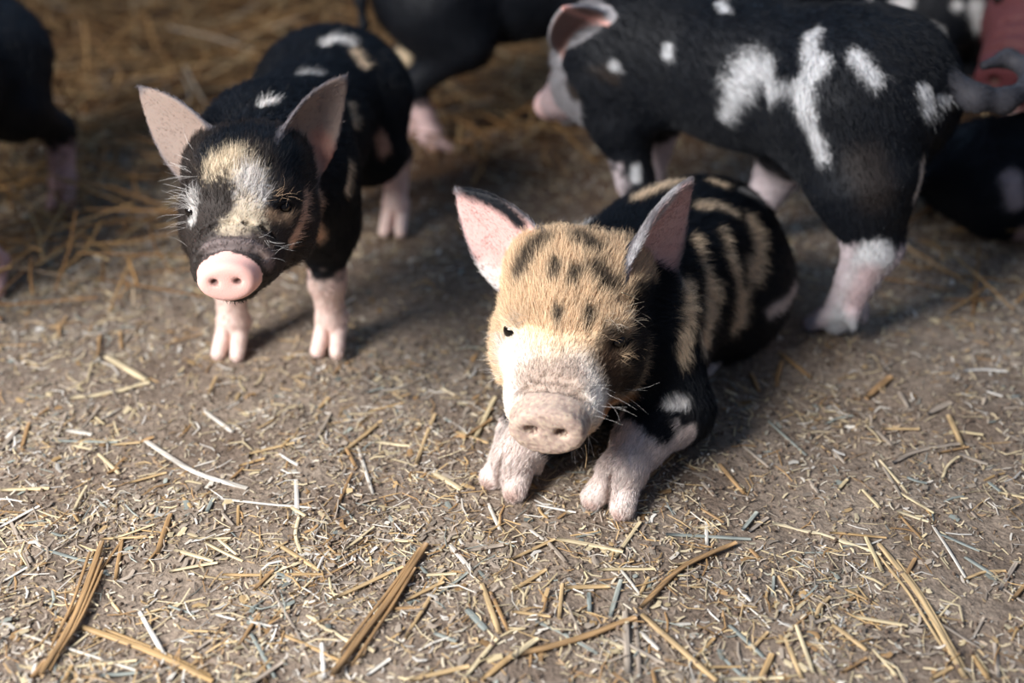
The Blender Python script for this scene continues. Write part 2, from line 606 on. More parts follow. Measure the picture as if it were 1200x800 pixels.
def add_head(B, R, c, s, eyes=True, mouth=True, dw=1.0, nos=1.0, folds=((.1115, .0235, .0030, 1.15), (.099, .0280, .0020, 1.15), (.086, .0310, .0016, 1.15))):
    """skull, cheeks, muzzle, jaw and snout disc; R columns forward, left, up"""
    T = lambda x, y, z: c + s * (R @ np.array([x, y, z], float))
    B.hf, B.dw = (R, c, s), dw
    back = -R[:, 0]
    up = R[:, 2]
    fl = nrm(back + .25 * up)
    B.ell(T(-.010, 0, .014), s * np.array([.062, .056, .056]), R, .02, 'head', flow=fl)
    B.ell(T(.022, 0, .016), s * np.array([.046, .044, .034]), R, .02, 'head', flow=fl)
    for y in (-1, 1):
        B.ell(T(-.018, y * .028, .034), s * np.array([.038, .030, .030]), R, .02, 'head', flow=fl)
    for y in (-1, 1):
        B.ell(T(.010, y * .031, -.022), s * np.array([.055, .034, .040]), R, .022, 'head', flow=nrm(back - .3 * up + .3 * y * R[:, 1]))
    for y in (-1, 1):
        B.cone(T(.035, y * .011, -.010), T(.099, y * .0110, -.0290), s * .040, s * .0255, .02, 'muzzle', flow=fl)
    B.cone(T(.0, 0, -.044), T(.098, 0, -.047), s * .032, s * .0155, .012, 'jaw', flow=back)
    for y in (-1, 1):
        B.ell(T(.040, y * .034, .021), s * np.array([.019, .014, .010]), R, .012, 'head', flow=fl)          # brow
        B.ell(T(.047, y * .036, -.006), s * np.array([.018, .012, .010]), R, .012, 'head', flow=fl)         # under the eye
        B.ell(T(.072, y * .027, -.032), s * np.array([.034, .014, .018]), R, .012, 'muzzle', flow=fl)       # whisker pad
    Rt = R @ np.array([[math.cos(.10), 0, math.sin(.10)], [0, 1, 0], [-math.sin(.10), 0, math.cos(.10)]])
    B.disc(T(.125, 0, -.031), Rt, s * .0315 * dw, s * .0225 * dw, s * .0115, s * .0065, s * .007, 'snout', flow=up)
    # folds across the bridge behind the disc
    for x, r0, dep, am in folds:
        ang = np.linspace(-am, am, 7)
        pts = [T(x - .006 * abs(math.sin(a)) ** 2, (r0 + .0085) * math.sin(a), -.0295 + (.11 - x) * .25 + r0 * math.cos(a)) for a in ang]
        for a, b in zip(pts[:-1], pts[1:]):
            B.cone(a, b, s * dep, s * dep, s * .0045, 'muzzle', op='sub')
    for y in (-1, 1):
        B.ell(T(.138, y * .0120 * dw, -.030), s * nos * np.array([.010, .0056, .0042]), Rt, s * .003, 'snout', op='sub')
    for y in (-1, 1):
        e = T(.050, y * .0425, .0085)
        out = nrm(R @ np.array([.72, y * .66, .12]))
        B.ell(e + out * s * .009, s * np.array([.0080, .0095, .0034]), frame(out, up=up), s * .006, 'head', op='sub')
    if mouth:
        for y in (-1, 1):
            B.cone(T(.108, y * .017, -.050), T(.045, y * .040, -.040), s * .002, s * .0015, s * .004, 'jaw', op='sub')
    return T


def add_foot(B, F, d, lat, s=1.0, z=0.0, toe=.030, grp='foot', spread=.0115, tr=1.0, slit=.0026):
    """cloven foot: fetlock point F, pointing along d on the ground at height z"""
    d = nrm(np.array([d[0], d[1], 0])); lat = nrm(lat)
    g = lambda p, h: np.array([p[0], p[1], z + h])
    B.cone(F, g(F + d * .006 * s, .016 * s), .0165 * s, .0145 * s, .010, grp, flow=d)
    for y in (-1, 1):
        a = F + lat * y * .0075 * s - np.array([0, 0, .004 * s])
        b = g(F + d * toe * s + lat * y * spread * s, .0100 * s * tr)
        B.cone(a, b, .0112 * s, .0096 * s * tr, .002 * s, 'toe', flow=nrm(b - a))
        q = F - d * .013 * s + lat * y * .011 * s
        B.cone(q, g(q - d * .004 * s, max(.012 * s, F[2] - z - .014 * s)), .007 * s, .0045 * s, .005 * s, grp, flow=(0, 0, -1))
    B.ell(g(F + d * (toe * 1.0) * s, .012 * s), s * np.array([toe * .72, slit, .030]), np.stack([d, np.cross([0, 0, 1], d), [0, 0, 1]], 1), .002 * s, grp, op='sub')


def limb(B, pts, rad, grp='leg', k=.02):
    for i in range(len(pts) - 1):
        B.cone(pts[i], pts[i + 1], rad[i], rad[i + 1], k if i == 0 else min(k, .012), grp)


def add_eyes(parent, origin, T, R, s, lids=None):
    for y in (-1, 1):
        bm_v, bm_f = uv_ball(10, 14)
        me = mesh_from('eye', bm_v * s * .0072, bm_f, M_EYE)
        out = R @ np.array([.72, y * .66, .1])
        link('eye', me, parent=parent, loc=T(.050, y * .0425, .0085) + out * s * .0005 - origin)


def uv_ball(nl, nm):
    V, F = [], []
    for i in range(nl + 1):
        th = math.pi * i / nl
        for j in range(nm):
            ph = 2 * math.pi * j / nm
            V.append((math.sin(th) * math.cos(ph), math.sin(th) * math.sin(ph), math.cos(th)))
    for i in range(nl):
        for j in range(nm):
            F.append((i * nm + j, (i + 1) * nm + j, (i + 1) * nm + (j + 1) % nm, i * nm + (j + 1) % nm))
    return np.array(V), np.array(F)


def strands(B, T, R, spec, seed=5):
    """single long bristles: (root pixel, tip offset in head axes m, colour, radius, count, spread)"""
    r = np.random.default_rng(seed)
    P, C, Rd = [], [], []
    for (px, py, groups, d, L, col, rad, cnt, spr, fan) in spec:
        for i in range(cnt):
            s, _ = B.surf(px + r.normal() * spr[0], py + r.normal() * spr[1], groups)
            dd = nrm(R @ nrm(np.array(d) + r.normal(size=3) * fan))
            l = L * r.uniform(.6, 1.15)
            bend = R @ (r.normal(size=3) * .25)
            p0 = s
            p1 = p0 + dd * l * .33
            p2 = p1 + nrm(dd + .5 * bend) * l * .33
            p3 = p2 + nrm(dd + bend + np.array([0, 0, -.15])) * l * .34
            P.append([p0, p1, p2, p3]); C.append(np.array(col) * r.uniform(.8, 1.1)); Rd.append(rad)
    return P, C, Rd


BLACK = np.array([.0050, .0066, .0105])  # black coat with the blue sheen of the sky mixed into its colour
DARK = np.array([.028, .021, .018])
BROWNB = np.array([.075, .042, .024])
TAN = lin(234, 204, 168)
CREAM = lin(232, 208, 178)
WHITE = lin(238, 234, 230)
PINKW = lin(233, 219, 212)
PINK = lin(232, 178, 168)
GREYP = lin(188, 168, 154)


def base_coat(B, trunk=BLACK, head=BLACK, foot=PINKW, ear_out=lin(70, 66, 70), ear_in=lin(214, 160, 150), muzzle=None, snout=PINK, sock=.06, seed=0):
    g = B.grp
    B.col[:] = trunk
    B.col[np.isin(g, ['head', 'jaw', 'muzzle'])] = head
    if muzzle is not None:
        B.col[g == 'muzzle'] = muzzle
    z = B.V[:, 2]
    nz = vnoise(B.V * 120, 41 + seed) * .012
    low = np.isin(g, ['leg', 'foot', 'toe'])
    w = (sstep(sock + .008, sock - .008, z + nz) * low)[:, None]
    B.col = B.col * (1 - w) + foot * w
    m = g == 'ear'
    B.col[m] = ear_out
    wi = B.inner[:, None]
    B.col = B.col * (1 - wi) + ear_in * wi
    R, c, s = B.hf
    q = (B.V - c) @ R / s
    m = (q[:, 0] > .1165) & (q[:, 0] < .15) & (np.abs(q[:, 1]) < .04) & (np.abs(q[:, 2] + .03) < .035)
    m &= (g == 'snout') | ((q[:, 0] > .127) & (q[:, 2] > -.052))
    B.grp[m] = 'snout'
    B.col[B.grp == 'snout'] = snout
    for y in (-1, 1):   # shade of the nostril hollows, painted in dark brown
        e = (q - np.array([.131, y * .0120 * B.dw, -.0305])) / np.array([.0062, .0050, .0042])
        w = (sstep(1.25, .75, np.linalg.norm(e, axis=1)) * .85)[:, None]
        B.col = B.col * (1 - w) + lin(84, 58, 52) * w


# ------------------------------------------------------------------ the resting piglet
def piglet_resting():
    B = Body(.0021)
    R = frame((-.18, -.983, .045), (.984, -.18, -.010))
    hc, s = np.array([.055, .906, .142]), 1.08
    f = nrm(np.array([-.60, -.80, 0])); l = np.array([-f[1], f[0], 0])
    o = np.array([.152, 1.046, 0.0])
    W = lambda x, y, z: o + f * x + l * y + np.array([0, 0, z])
    Rb = np.stack([f, l, [0, 0, 1]], 1)
    fl = nrm(-f + np.array([0, 0, -.75]))
    B.ell(W(-.100, 0, .088), (.088, .083, .090), Rb, .03, flow=fl)
    B.ell(W(-.005, 0, .099), (.130, .086, .100), Rb, .03, flow=fl)
    B.ell(W(.095, 0, .098), (.090, .080, .098), Rb, .03, flow=fl)
    B.cone(W(.10, 0, .115), hc - R[:, 0] * .035 + np.array([0, 0, -.012]), .072, .054, .03, 'neck', flow=fl)
    for y in (-1, 1):   # folded hind legs
        B.ell(W(-.092, y * .058, .062), (.078, .042, .060), Rb, .025, 'ham', flow=fl)
        c = W(-.045, y * .046, .018)
        limb(B, [W(-.09, y * .050, .030), c], [.026, .016], 'ham', .02)
        add_foot(B, c, f, l, .85, toe=.03)
        B.ell(W(.09, y * .055, .075), (.060, .035, .060), Rb, .03, 'shoulder', flow=fl)
    # forelegs stretched to the front
    for (elb, wr, fet, toe, y) in ((at(793, 478, .050), at(752, 514, .038), at(726, 556, .029), at(709, 603, .0), 1),
                                   (at(640, 492, .055), at(616, 512, .042), at(602, 538, .030), at(586, 580, .0), -1)):
        sh = W(.11, y * .058, .085)
        limb(B, [sh, elb], [.045, .030], 'upper_leg', .025)
        limb(B, [elb, wr, fet], [.030, .0235, .0185], 'leg', .018)
        dd = toe - fet
        dd[2] = 0
        add_foot(B, fet, dd, np.cross([0, 0, 1], nrm(dd)), 1.12, toe=np.linalg.norm(dd) / 1.12 - .004, spread=.0128, tr=1.0, slit=.0030)
    # tail
    t0 = W(-.180, .0, .085)
    limb(B, [t0, W(-.203, .012, .07), W(-.220, .03, .05)], [.010, .007, .004], 'tail', .012)
    T = add_head(B, R, hc, s, dw=.96, folds=((.1110, .0235, .0024, 1.0), (.1040, .0262, .0020, .45)))
    bR, bL = T(-.020, -.047, .036), T(-.022, .049, .036)
    tR, tL = ear_tip(bR, 536, 219, .096, True), ear_tip(bL, 807, 207, .098, True)
    B.ear(bR, tR, R @ np.array([.95, -.12, .15]), .042, cup=.6, bend=.004)
    B.ear(bL, tL, R @ np.array([.50, .86, .0]), .048, cup=.95, bend=.004)
    B.build()
    org = np.array([o[0], o[1], 0])
    base_coat(B, head=TAN, muzzle=TAN, snout=lin(184, 160, 148), ear_out=lin(112, 108, 112), ear_in=lin(216, 176, 170), sock=.058)
    H = ['head', 'muzzle', 'jaw']
    TR = ['trunk', 'neck', 'ham', 'shoulder', 'upper_leg', 'leg']
    p = B.paint
    # face
    p(WHITE, 26, [(592, 415), (600, 450), (606, 485)], H, .8, seed=1)
    p(lin(228, 214, 198), 26, [(618, 425), (660, 425)], H, .9, .6, seed=2, amt=.7)
    p(WHITE, 26, [(690, 440), (702, 470)], H, .8, seed=3, amt=.85)
    p(DARK, 26, [(752, 360), (750, 400), (742, 445)], H, .35, seed=4)
    p(DARK, 13, [(716, 398), (730, 405)], H, .5, seed=5, amt=.9)
    p(BROWNB, 22, [(716, 420), (724, 452)], H, .6, .6, seed=6)
    p(BLACK, 20, [(775, 350), (772, 410), (765, 460)], H + ['neck'], .4, seed=7)
    p(lin(176, 118, 70), 9, [(738, 470), (728, 488)], H, .6, seed=8)
    p(GREYP, 24, [(620, 442), (664, 444)], H, .5, .5, seed=9, amt=.9)
    p(GREYP, 24, [(630, 462), (662, 464), (625, 480)], H, .4, seed=9)
    p(lin(205, 180, 150), 10, [(603, 378)], H, .6, seed=21, amt=.6)
    for q, r in (([(606, 322), (618, 296), (634, 280)], 9), ([(646, 312), (648, 322)], 5.5), ([(672, 318), (670, 330)], 5),
                 ([(680, 276), (697, 290)], 9), ([(700, 318), (716, 334)], 9), ([(651, 366), (651, 374)], 4.5), ([(692, 366), (690, 378)], 5)):
        p(DARK, r * 1.3, q, H, .8, 1.0, seed=10, amt=.95)
    p(BLACK, 12, [(700, 262), (735, 268)], H + ['neck'], .5, seed=13)
    # ears
    p(BLACK, 10, [(545, 222), (578, 238), (606, 262)], ['ear'], .6, seed=14)
    p(WHITE, 14, [(570, 318), (582, 325)], ['ear'], .6, seed=15, amt=.6)
    p(lin(190, 188, 190), 10, [(745, 300), (770, 262), (795, 225)], ['ear'], .7, .5, seed=16, amt=.7)
    # coat
    p(CREAM, 12.2, [(806, 338), (805, 372), (804, 412)], TR, .45, .8, seed=20)
    p(CREAM, 17.6, [(832, 345), (832, 372), (828, 392)], TR, .45, .8, seed=20)
    p(CREAM, 16.2, [(872, 322), (868, 350), (864, 378)], TR, .45, .8, seed=22)
    p(CREAM, 14.9, [(880, 262), (888, 285), (884, 318)], TR, .45, .8, seed=23)
    p(CREAM, 8.1, [(846, 274), (852, 296), (860, 318)], TR, .5, .8, seed=24)
    p(CREAM, 6.8, [(816, 241), (836, 240), (856, 248)], TR, .5, .8, seed=25)
    p(CREAM, 6.8, [(812, 278), (820, 300), (828, 326)], TR, .5, .8, seed=26)
    p(CREAM, 10.8, [(748, 231), (772, 220), (796, 211)], TR, .5, .8, seed=27)
    p(CREAM, 8.1, [(834, 213), (846, 218)], TR, .5, .8, seed=28)
    p(WHITE, 7, [(640, 270), (662, 257), (684, 249)], TR, .5, .8, seed=29)
    p(WHITE, 7, [(868, 222), (892, 236)], TR, .5, seed=30, amt=.5)
    p(PINKW, 9, [(936, 336), (922, 352), (902, 366)], TR + ['tail', 'foot', 'toe'], .4, seed=31)
    p(BLACK, 8, [(868, 300), (872, 330)], TR, .5, .8, seed=32)
    p(BLACK, 6, [(850, 345), (846, 372)], TR, .5, .8, seed=33)
    p(BLACK, 4, [(820, 345), (818, 380)], TR, .5, .8, seed=34)
    # forelegs
    p(PINKW, 30, [(745, 515), (715, 565), (705, 600)], ['leg', 'foot', 'toe'], .2, seed=35)
    p(PINKW, 34, [(612, 520), (590, 575)], ['leg', 'foot', 'toe'], .2, seed=36)
    p(BLACK, 17, [(745, 476), (768, 492), (782, 500)], ['leg', 'upper_leg', 'shoulder'], .3, seed=37)
    p(WHITE, 10, [(786, 466), (800, 468)], TR, .4, seed=38)
    for q in ([(563, 577), (570, 582)], [(586, 582), (600, 584)], [(684, 604), (694, 607)], [(712, 610), (724, 610)]):
        p(lin(196, 160, 146), 9, q, ['toe'], .6, seed=39, amt=.7)
    # dried mud on the snout
    nz = .6 * vnoise(B.V * 420, 51) + .4 * vnoise(B.V * 900, 52)
    w = (np.isin(B.grp, ['snout']) * sstep(-.1, .35, nz) * .8)[:, None]
    B.col = B.col * (1 - w) + lin(212, 192, 170) * w
    w = (np.isin(B.grp, ['snout']) * sstep(-.2, -.5, nz) * .5)[:, None]
    B.col = B.col * (1 - w) + lin(120, 104, 94) * w
    nose = np.isin(B.grp, ['snout'])
    B.V[nose] += B.VN[nose] * (nz[nose] * .0009)[:, None]
    o_ = B.finish('piglet', 'tan-faced black-spotted piglet lying on its belly, forelegs stretched out in the straw', org)
    add_eyes(o_, org, T, R, s)
    ex = strands(B, T, R, [
        (726, 372, ['head'], (.6, .55, .45), .020, lin(220, 205, 185), .00009, 34, (14, 5), .25),
        (730, 408, ['head'], (.5, .7, -.1), .014, lin(210, 180, 145), .00008, 20, (12, 5), .3),
        (606, 372, ['head'], (.6, -.6, .3), .015, WHITE, .0001, 16, (8, 4), .3),
        (590, 420, ['head'], (.1, -1, .0), .02, WHITE, .0001, 20, (4, 22), .3),
        (720, 470, ['muzzle', 'head', 'jaw'], (.3, .9, -.1), .03, WHITE, .00007, 16, (14, 14), .35),
        (672, 515, ['jaw', 'muzzle'], (.2, .3, -.7), .02, WHITE, .0001, 14, (12, 5), .35)])
    B.fur(210000, {'trunk': .015, 'neck': .014, 'ham': .013, 'shoulder': .013, 'upper_leg': .011, 'leg': .0075, 'foot': .006, 'toe': .0055,
                   'head': .0135, 'muzzle': .0050, 'jaw': .007, 'ear': .0055, 'snout': 0, 'tail': .008}, o_, org, radius=.00014, extra=ex)
    return B


hero = piglet_resting()


# ------------------------------------------------------------------ standing piglets
def stand(B, o, f, s, feet, tail=None, dz=0.0, hl=1.0, over={}):
    """trunk, legs and tail of a piglet on its feet; feet: FL FR HL HR -> world xy"""
    o = np.asarray(o, float) + np.array([0, 0, dz]); f = nrm(np.array([f[0], f[1], 0.])); l = np.array([-f[1], f[0], 0])
    W = lambda x, y, z: o + s * (f * x + l * y + np.array([0, 0, z]))
    Rb = np.stack([f, l, [0, 0, 1]], 1)
    fl = nrm(-f + np.array([0, 0, -.6]))
    A = lambda *v: s * np.array(v)
    B.ell(W(-.135, 0, .195), A(.095, .070, .078), Rb, .03, flow=fl)
    B.ell(W(-.01, 0, .183), A(.150, .074, .078), Rb, .03, flow=fl)
    B.ell(W(.11, 0, .188), A(.090, .068, .080), Rb, .03, flow=fl)
    for n, xy in feet.items():
        y = 1 if n[1] == 'L' else -1
        F = np.array([xy[0], xy[1], .036 * s])
        if n[0] == 'F':
            S, E = W(.130, y * .046, .165), W(.112, y * .052, .120)
            K = .30 * E + .70 * F; K[2] = .074 * s + .45 * dz; K += f * .006 * s
            B.ell(W(.115, y * .042, .170), A(.062, .036, .072), Rb, .03, 'shoulder', flow=fl)
            limb(B, [S, E], [.046 * s, .036 * s], 'upper_leg', .025)
            limb(B, [E, K, F], [.031 * s, .0190 * s, .0150 * s], 'leg', .016)
        else:
            S, E = W(-.140, y * .042, .185), W(-.105, y * .052, .128)
            K = np.array([F[0], F[1], .088 * s + .5 * dz]) - f * .026 * s
            B.ell(W(-.140, y * .038, .175), A(.075, .040, .078), Rb, .03, 'ham', flow=fl)
            if n in over:
                E, K = over[n]
            limb(B, [S, E], [.060 * s, .044 * s], 'ham', .028)
            limb(B, [E, K, F], [.040 * s * hl, .0205 * s * hl, .0155 * s], 'leg', .016)
        add_foot(B, F, f, l, s, toe=.028, tr=.9)
    if tail is not None:
        limb(B, tail, list(np.linspace(.011, .005, len(tail)) * s), 'tail', .012)
    return W, Rb, fl


def neck(B, a, b, ra, rb, fl):
    B.cone(a, b, ra, rb, .035, 'neck', flow=fl)


FURL = {'trunk': .013, 'neck': .013, 'ham': .011, 'shoulder': .012, 'upper_leg': .010, 'leg': .006, 'foot': .006, 'toe': .004,
        'head': .0115, 'muzzle': .0050, 'jaw': .007, 'ear': .005, 'snout': 0, 'tail': .006}


def piglet_white_blaze():
    B = Body(.0023)
    o, f, s = np.array([-.232, 1.205, 0]), np.array([-.12, -.99]), .93
    l = np.array([.99, -.12])
    feet = dict(FL=at(391, 405)[:2], FR=at(277, 408)[:2], HL=at(465, 268)[:2], HR=at(372, 268)[:2])
    W, Rb, fl = stand(B, o, f, s, feet, dz=.034)
    t0 = W(-.225, 0, .235)
    limb(B, [t0, W(-.245, .0, .225), W(-.255, .01, .20), W(-.25, .015, .18)], [.009, .007, .006, .004], 'tail', .012)
    R = frame((.026, -.993, .09), (.999, .03, .036))
    hc, hs = np.array([-.246, .980, .225]), .95
    neck(B, W(.115, 0, .20), hc - R[:, 0] * .03, .072, .054, fl)
    T = add_head(B, R, hc, hs, dw=.86, nos=.72)
    bR, bL = T(-.020, -.047, .038), T(-.022, .049, .038)
    B.ear(bR, ear_tip(bR, 165, 100, .092), R @ np.array([.9, -.25, .1]), .036, cup=.6, bend=.004)
    B.ear(bL, ear_tip(bL, 404, 87, .094), R @ np.array([.72, .68, .0]), .037, cup=.8, bend=.004)
    B.build()
    base_coat(B, head=DARK, muzzle=DARK, foot=lin(240, 214, 204), ear_out=lin(92, 88, 92), ear_in=lin(146, 128, 118), snout=lin(234, 186, 176), sock=.094)
    H = ['head', 'muzzle', 'jaw']
    TR = ['trunk', 'neck', 'ham', 'shoulder', 'upper_leg', 'leg']
    p = B.paint
    p(BLACK, 20, [(245, 170), (285, 148), (330, 160), (345, 195)], ['head'], .5, seed=1)
    p(lin(214, 196, 168), 19, [(252, 192), (268, 180), (290, 200)], H, .5, .9, seed=2, amt=.85)
    p(lin(206, 202, 200), 16, [(296, 205), (300, 228)], H, .5, .9, seed=3, amt=.8)
    p(lin(206, 190, 166), 14, [(290, 240), (272, 262), (300, 250)], H, .6, .9, seed=4, amt=.8)
    p(DARK, 10, [(250, 225), (262, 240)], H, .6, .6, seed=5)
    p(WHITE, 7, [(222, 228), (221, 256)], H, .8, .8, seed=6, amt=.55)
    p(lin(170, 140, 112), 9, [(322, 250), (338, 252)], H, .7, .6, seed=7, amt=.6)
    p(BLACK, 8, [(326, 238), (334, 240)], H, .6, seed=8)
    p(lin(112, 100, 98), 13, [(245, 285), (270, 282), (300, 287)], ['muzzle', 'head'], .6, .5, seed=9)
    p(lin(120, 104, 98), 9, [(315, 290), (318, 306)], ['muzzle', 'head', 'jaw'], .6, .6, seed=10)
    p(lin(214, 176, 150), 6, [(362, 225), (356, 262), (345, 285)], H + ['neck'], .5, seed=11)
    p(lin(186, 130, 112), 13, [(378, 165), (390, 190)], ['ear'], .7, seed=12, amt=.7)
    # coat
    p(WHITE, 6, [(308, 120), (325, 115)], TR, .4, seed=13)
    p(WHITE, 7, [(382, 48), (400, 42), (412, 48)], TR, .4, seed=14)
    p(CREAM, 7, [(418, 60), (426, 72)], TR, .4, seed=15)
    p(WHITE, 5, [(352, 82), (378, 84)], TR, .5, seed=16, amt=.6)
    p(CREAM, 6, [(414, 122), (418, 145)], TR, .4, seed=17)
    p(lin(200, 160, 140), 10, [(448, 160), (452, 175)], TR, .4, seed=18)
    p(lin(224, 190, 165), 10, [(372, 235), (366, 268), (376, 280)], TR, .5, seed=19)
    p(CREAM, 5, [(414, 190), (410, 225)], TR, .5, seed=20)
    p(lin(240, 214, 206), 20, [(452, 212), (466, 270)], ['leg', 'foot', 'toe'], .25, seed=21)
    org = np.array([o[0], o[1], 0])
    ob = B.finish('piglet', 'black piglet with a white forehead blaze and clean pink snout, standing beside the resting piglet', org)
    add_eyes(ob, org, T, R, hs)
    ex = strands(B, T, R, [
        (220, 230, ['head'], (.1, -1, .25), .024, WHITE, .0001, 34, (5, 22), .3),
        (330, 228, ['head'], (.6, .6, .4), .016, lin(210, 180, 150), .00007, 26, (10, 5), .3),
        (318, 290, ['muzzle', 'head', 'jaw'], (.3, .9, .1), .016, WHITE, .00006, 12, (10, 10), .4)])
    B.fur(80000, FURL, ob, org, extra=ex, seed=4)


def piglet_walking_off():
    B = Body(.0028)
    s = 1.10
    o, f = np.array([.262, 1.285, 0]), nrm(np.array([-.75, .66]))
    l = np.array([-f[1], f[0]])
    hl = at(984, 393)[:2]
    feet = dict(HL=hl, HR=o[:2] - f * .125 - l * .05, FL=at(757, 308)[:2], FR=o[:2] + f * .15 - l * .055)
    feet['HR'] = at(880, 285)[:2]
    W, Rb, fl = stand(B, o, f, s, feet, dz=.050, hl=1.3, over={'HL': (at(1012, 215, .185), at(1024, 286, .122)),
                                'HR': (np.r_[o[:2] - f * .06 - l * .055, .175], np.r_[feet['HR'] - f * .03, .118])})
    t0 = W(-.222, 0, .218)
    curl = [t0, W(-.245, -.006, .208), W(-.265, -.026, .205), W(-.275, -.055, .212), W(-.262, -.082, .222), W(-.24, -.085, .226), W(-.228, -.060, .222)]
    limb(B, curl, [.014, .0125, .011, .010, .009, .008, .005], 'tail', .01)
    hc, hs = at(712, 72, .238), .96
    R = frame((-.56, .68, -.42))
    neck(B, W(.115, 0, .20), hc - R[:, 0] * .02, .080, .060, fl)
    T = add_head(B, R, hc, hs)
    bR, bL = T(-.020, -.047, .036), T(-.022, .049, .036)
    B.ear(bR, bR + R @ np.array([-.03, -.06, .055]), R @ np.array([.8, -.4, 0]), .036, cup=.6)
    B.ear(bL, ear_tip(bL, 660, 8, .085, False), R @ np.array([.3, -.5, -.8]), .044, cup=.4, bend=.0)
    B.build()
    base_coat(B, head=lin(136, 134, 138), muzzle=lin(158, 140, 142), foot=lin(206, 194, 198), ear_out=lin(150, 148, 152), ear_in=lin(150, 120, 114), snout=lin(190, 158, 156), sock=.125)
    B.col[(B.grp == 'ham') & (B.V[:, 2] < .10)] = BLACK
    TR = ['trunk', 'neck', 'ham', 'shoulder', 'upper_leg', 'leg']
    p = B.paint
    wh = lin(196, 197, 200)
    p(DARK, 17, [(680, 95), (700, 105)], ['head', 'jaw', 'neck'], .4, seed=1)
    p(wh, 6, [(718, 80), (720, 110)], ['head', 'jaw', 'neck'], .5, seed=2)
    p(lin(226, 176, 166), 5, [(662, 10), (690, 25), (708, 60)], ['ear'], .5, seed=22)
    p(wh, 7, [(778, 58), (779, 66)], TR, .3, seed=3)
    p(wh, 19, [(872, 78), (862, 105)], TR, .6, 1.0, seed=4)
    p(wh, 9, [(856, 118), (846, 135)], TR, .6, .9, seed=41)
    p(wh, 11, [(892, 75), (900, 108)], TR, .6, 1.0, seed=5, amt=.9)
    p(wh, 10, [(949, 38), (944, 60), (960, 76)], TR, .6, .9, seed=6)
    p(wh, 13, [(956, 72), (938, 102), (940, 120)], TR, .6, .9, seed=61)
    p(wh, 10, [(940, 120), (950, 155), (960, 182)], TR, .6, .9, seed=62)
    p(wh, 9, [(908, 104), (930, 100)], TR, .7, 1.0, seed=7, amt=.6)
    p(BLACK, 8, [(890, 120), (900, 150)], TR, .4, seed=8)
    p(wh, 9, [(1000, 62), (1010, 80), (1022, 92)], TR, .6, 1.0, seed=9)
    p(wh, 9, [(1086, 108), (1092, 128)], TR, .6, 1.0, seed=10)
    p(wh, 5, [(1105, 115), (1112, 120)], TR, .4, .5, seed=11)
    p(lin(214, 200, 186), 8, [(1085, 190), (1094, 205), (1080, 228)], TR, .4, .6, seed=12)
    p(wh, 6, [(842, 0), (848, 8)], TR, .4, seed=13)
    p(DARK, 24, [(1010, 190), (1030, 230)], TR, .6, seed=14, amt=.6)
    p(wh, 22, [(1025, 305), (1010, 345), (992, 392)], ['leg', 'foot', 'toe'], .2, .3, seed=15)
    p(lin(226, 196, 198), 16, [(1018, 325), (1006, 360)], ['leg', 'foot'], .7, .3, seed=16, amt=.7)
    p(BLACK, 28, [(765, 190), (757, 240), (757, 290)], ['leg', 'foot', 'upper_leg'], .3, seed=17)
    p(wh, 6, [(748, 200), (746, 210)], ['leg', 'foot', 'upper_leg'], .4, seed=18)
    B.col[B.grp == 'tail'] = lin(58, 58, 64)
    org = np.array([o[0], o[1], 0])
    ob = B.finish('piglet', 'large black piglet with white flank patches and curled tail, walking away behind the resting piglet', org)
    add_eyes(ob, org, T, R, hs)
    B.fur(60000, dict(FURL, tail=.005, leg=.007), ob, org, radius=.0002, seed=6)


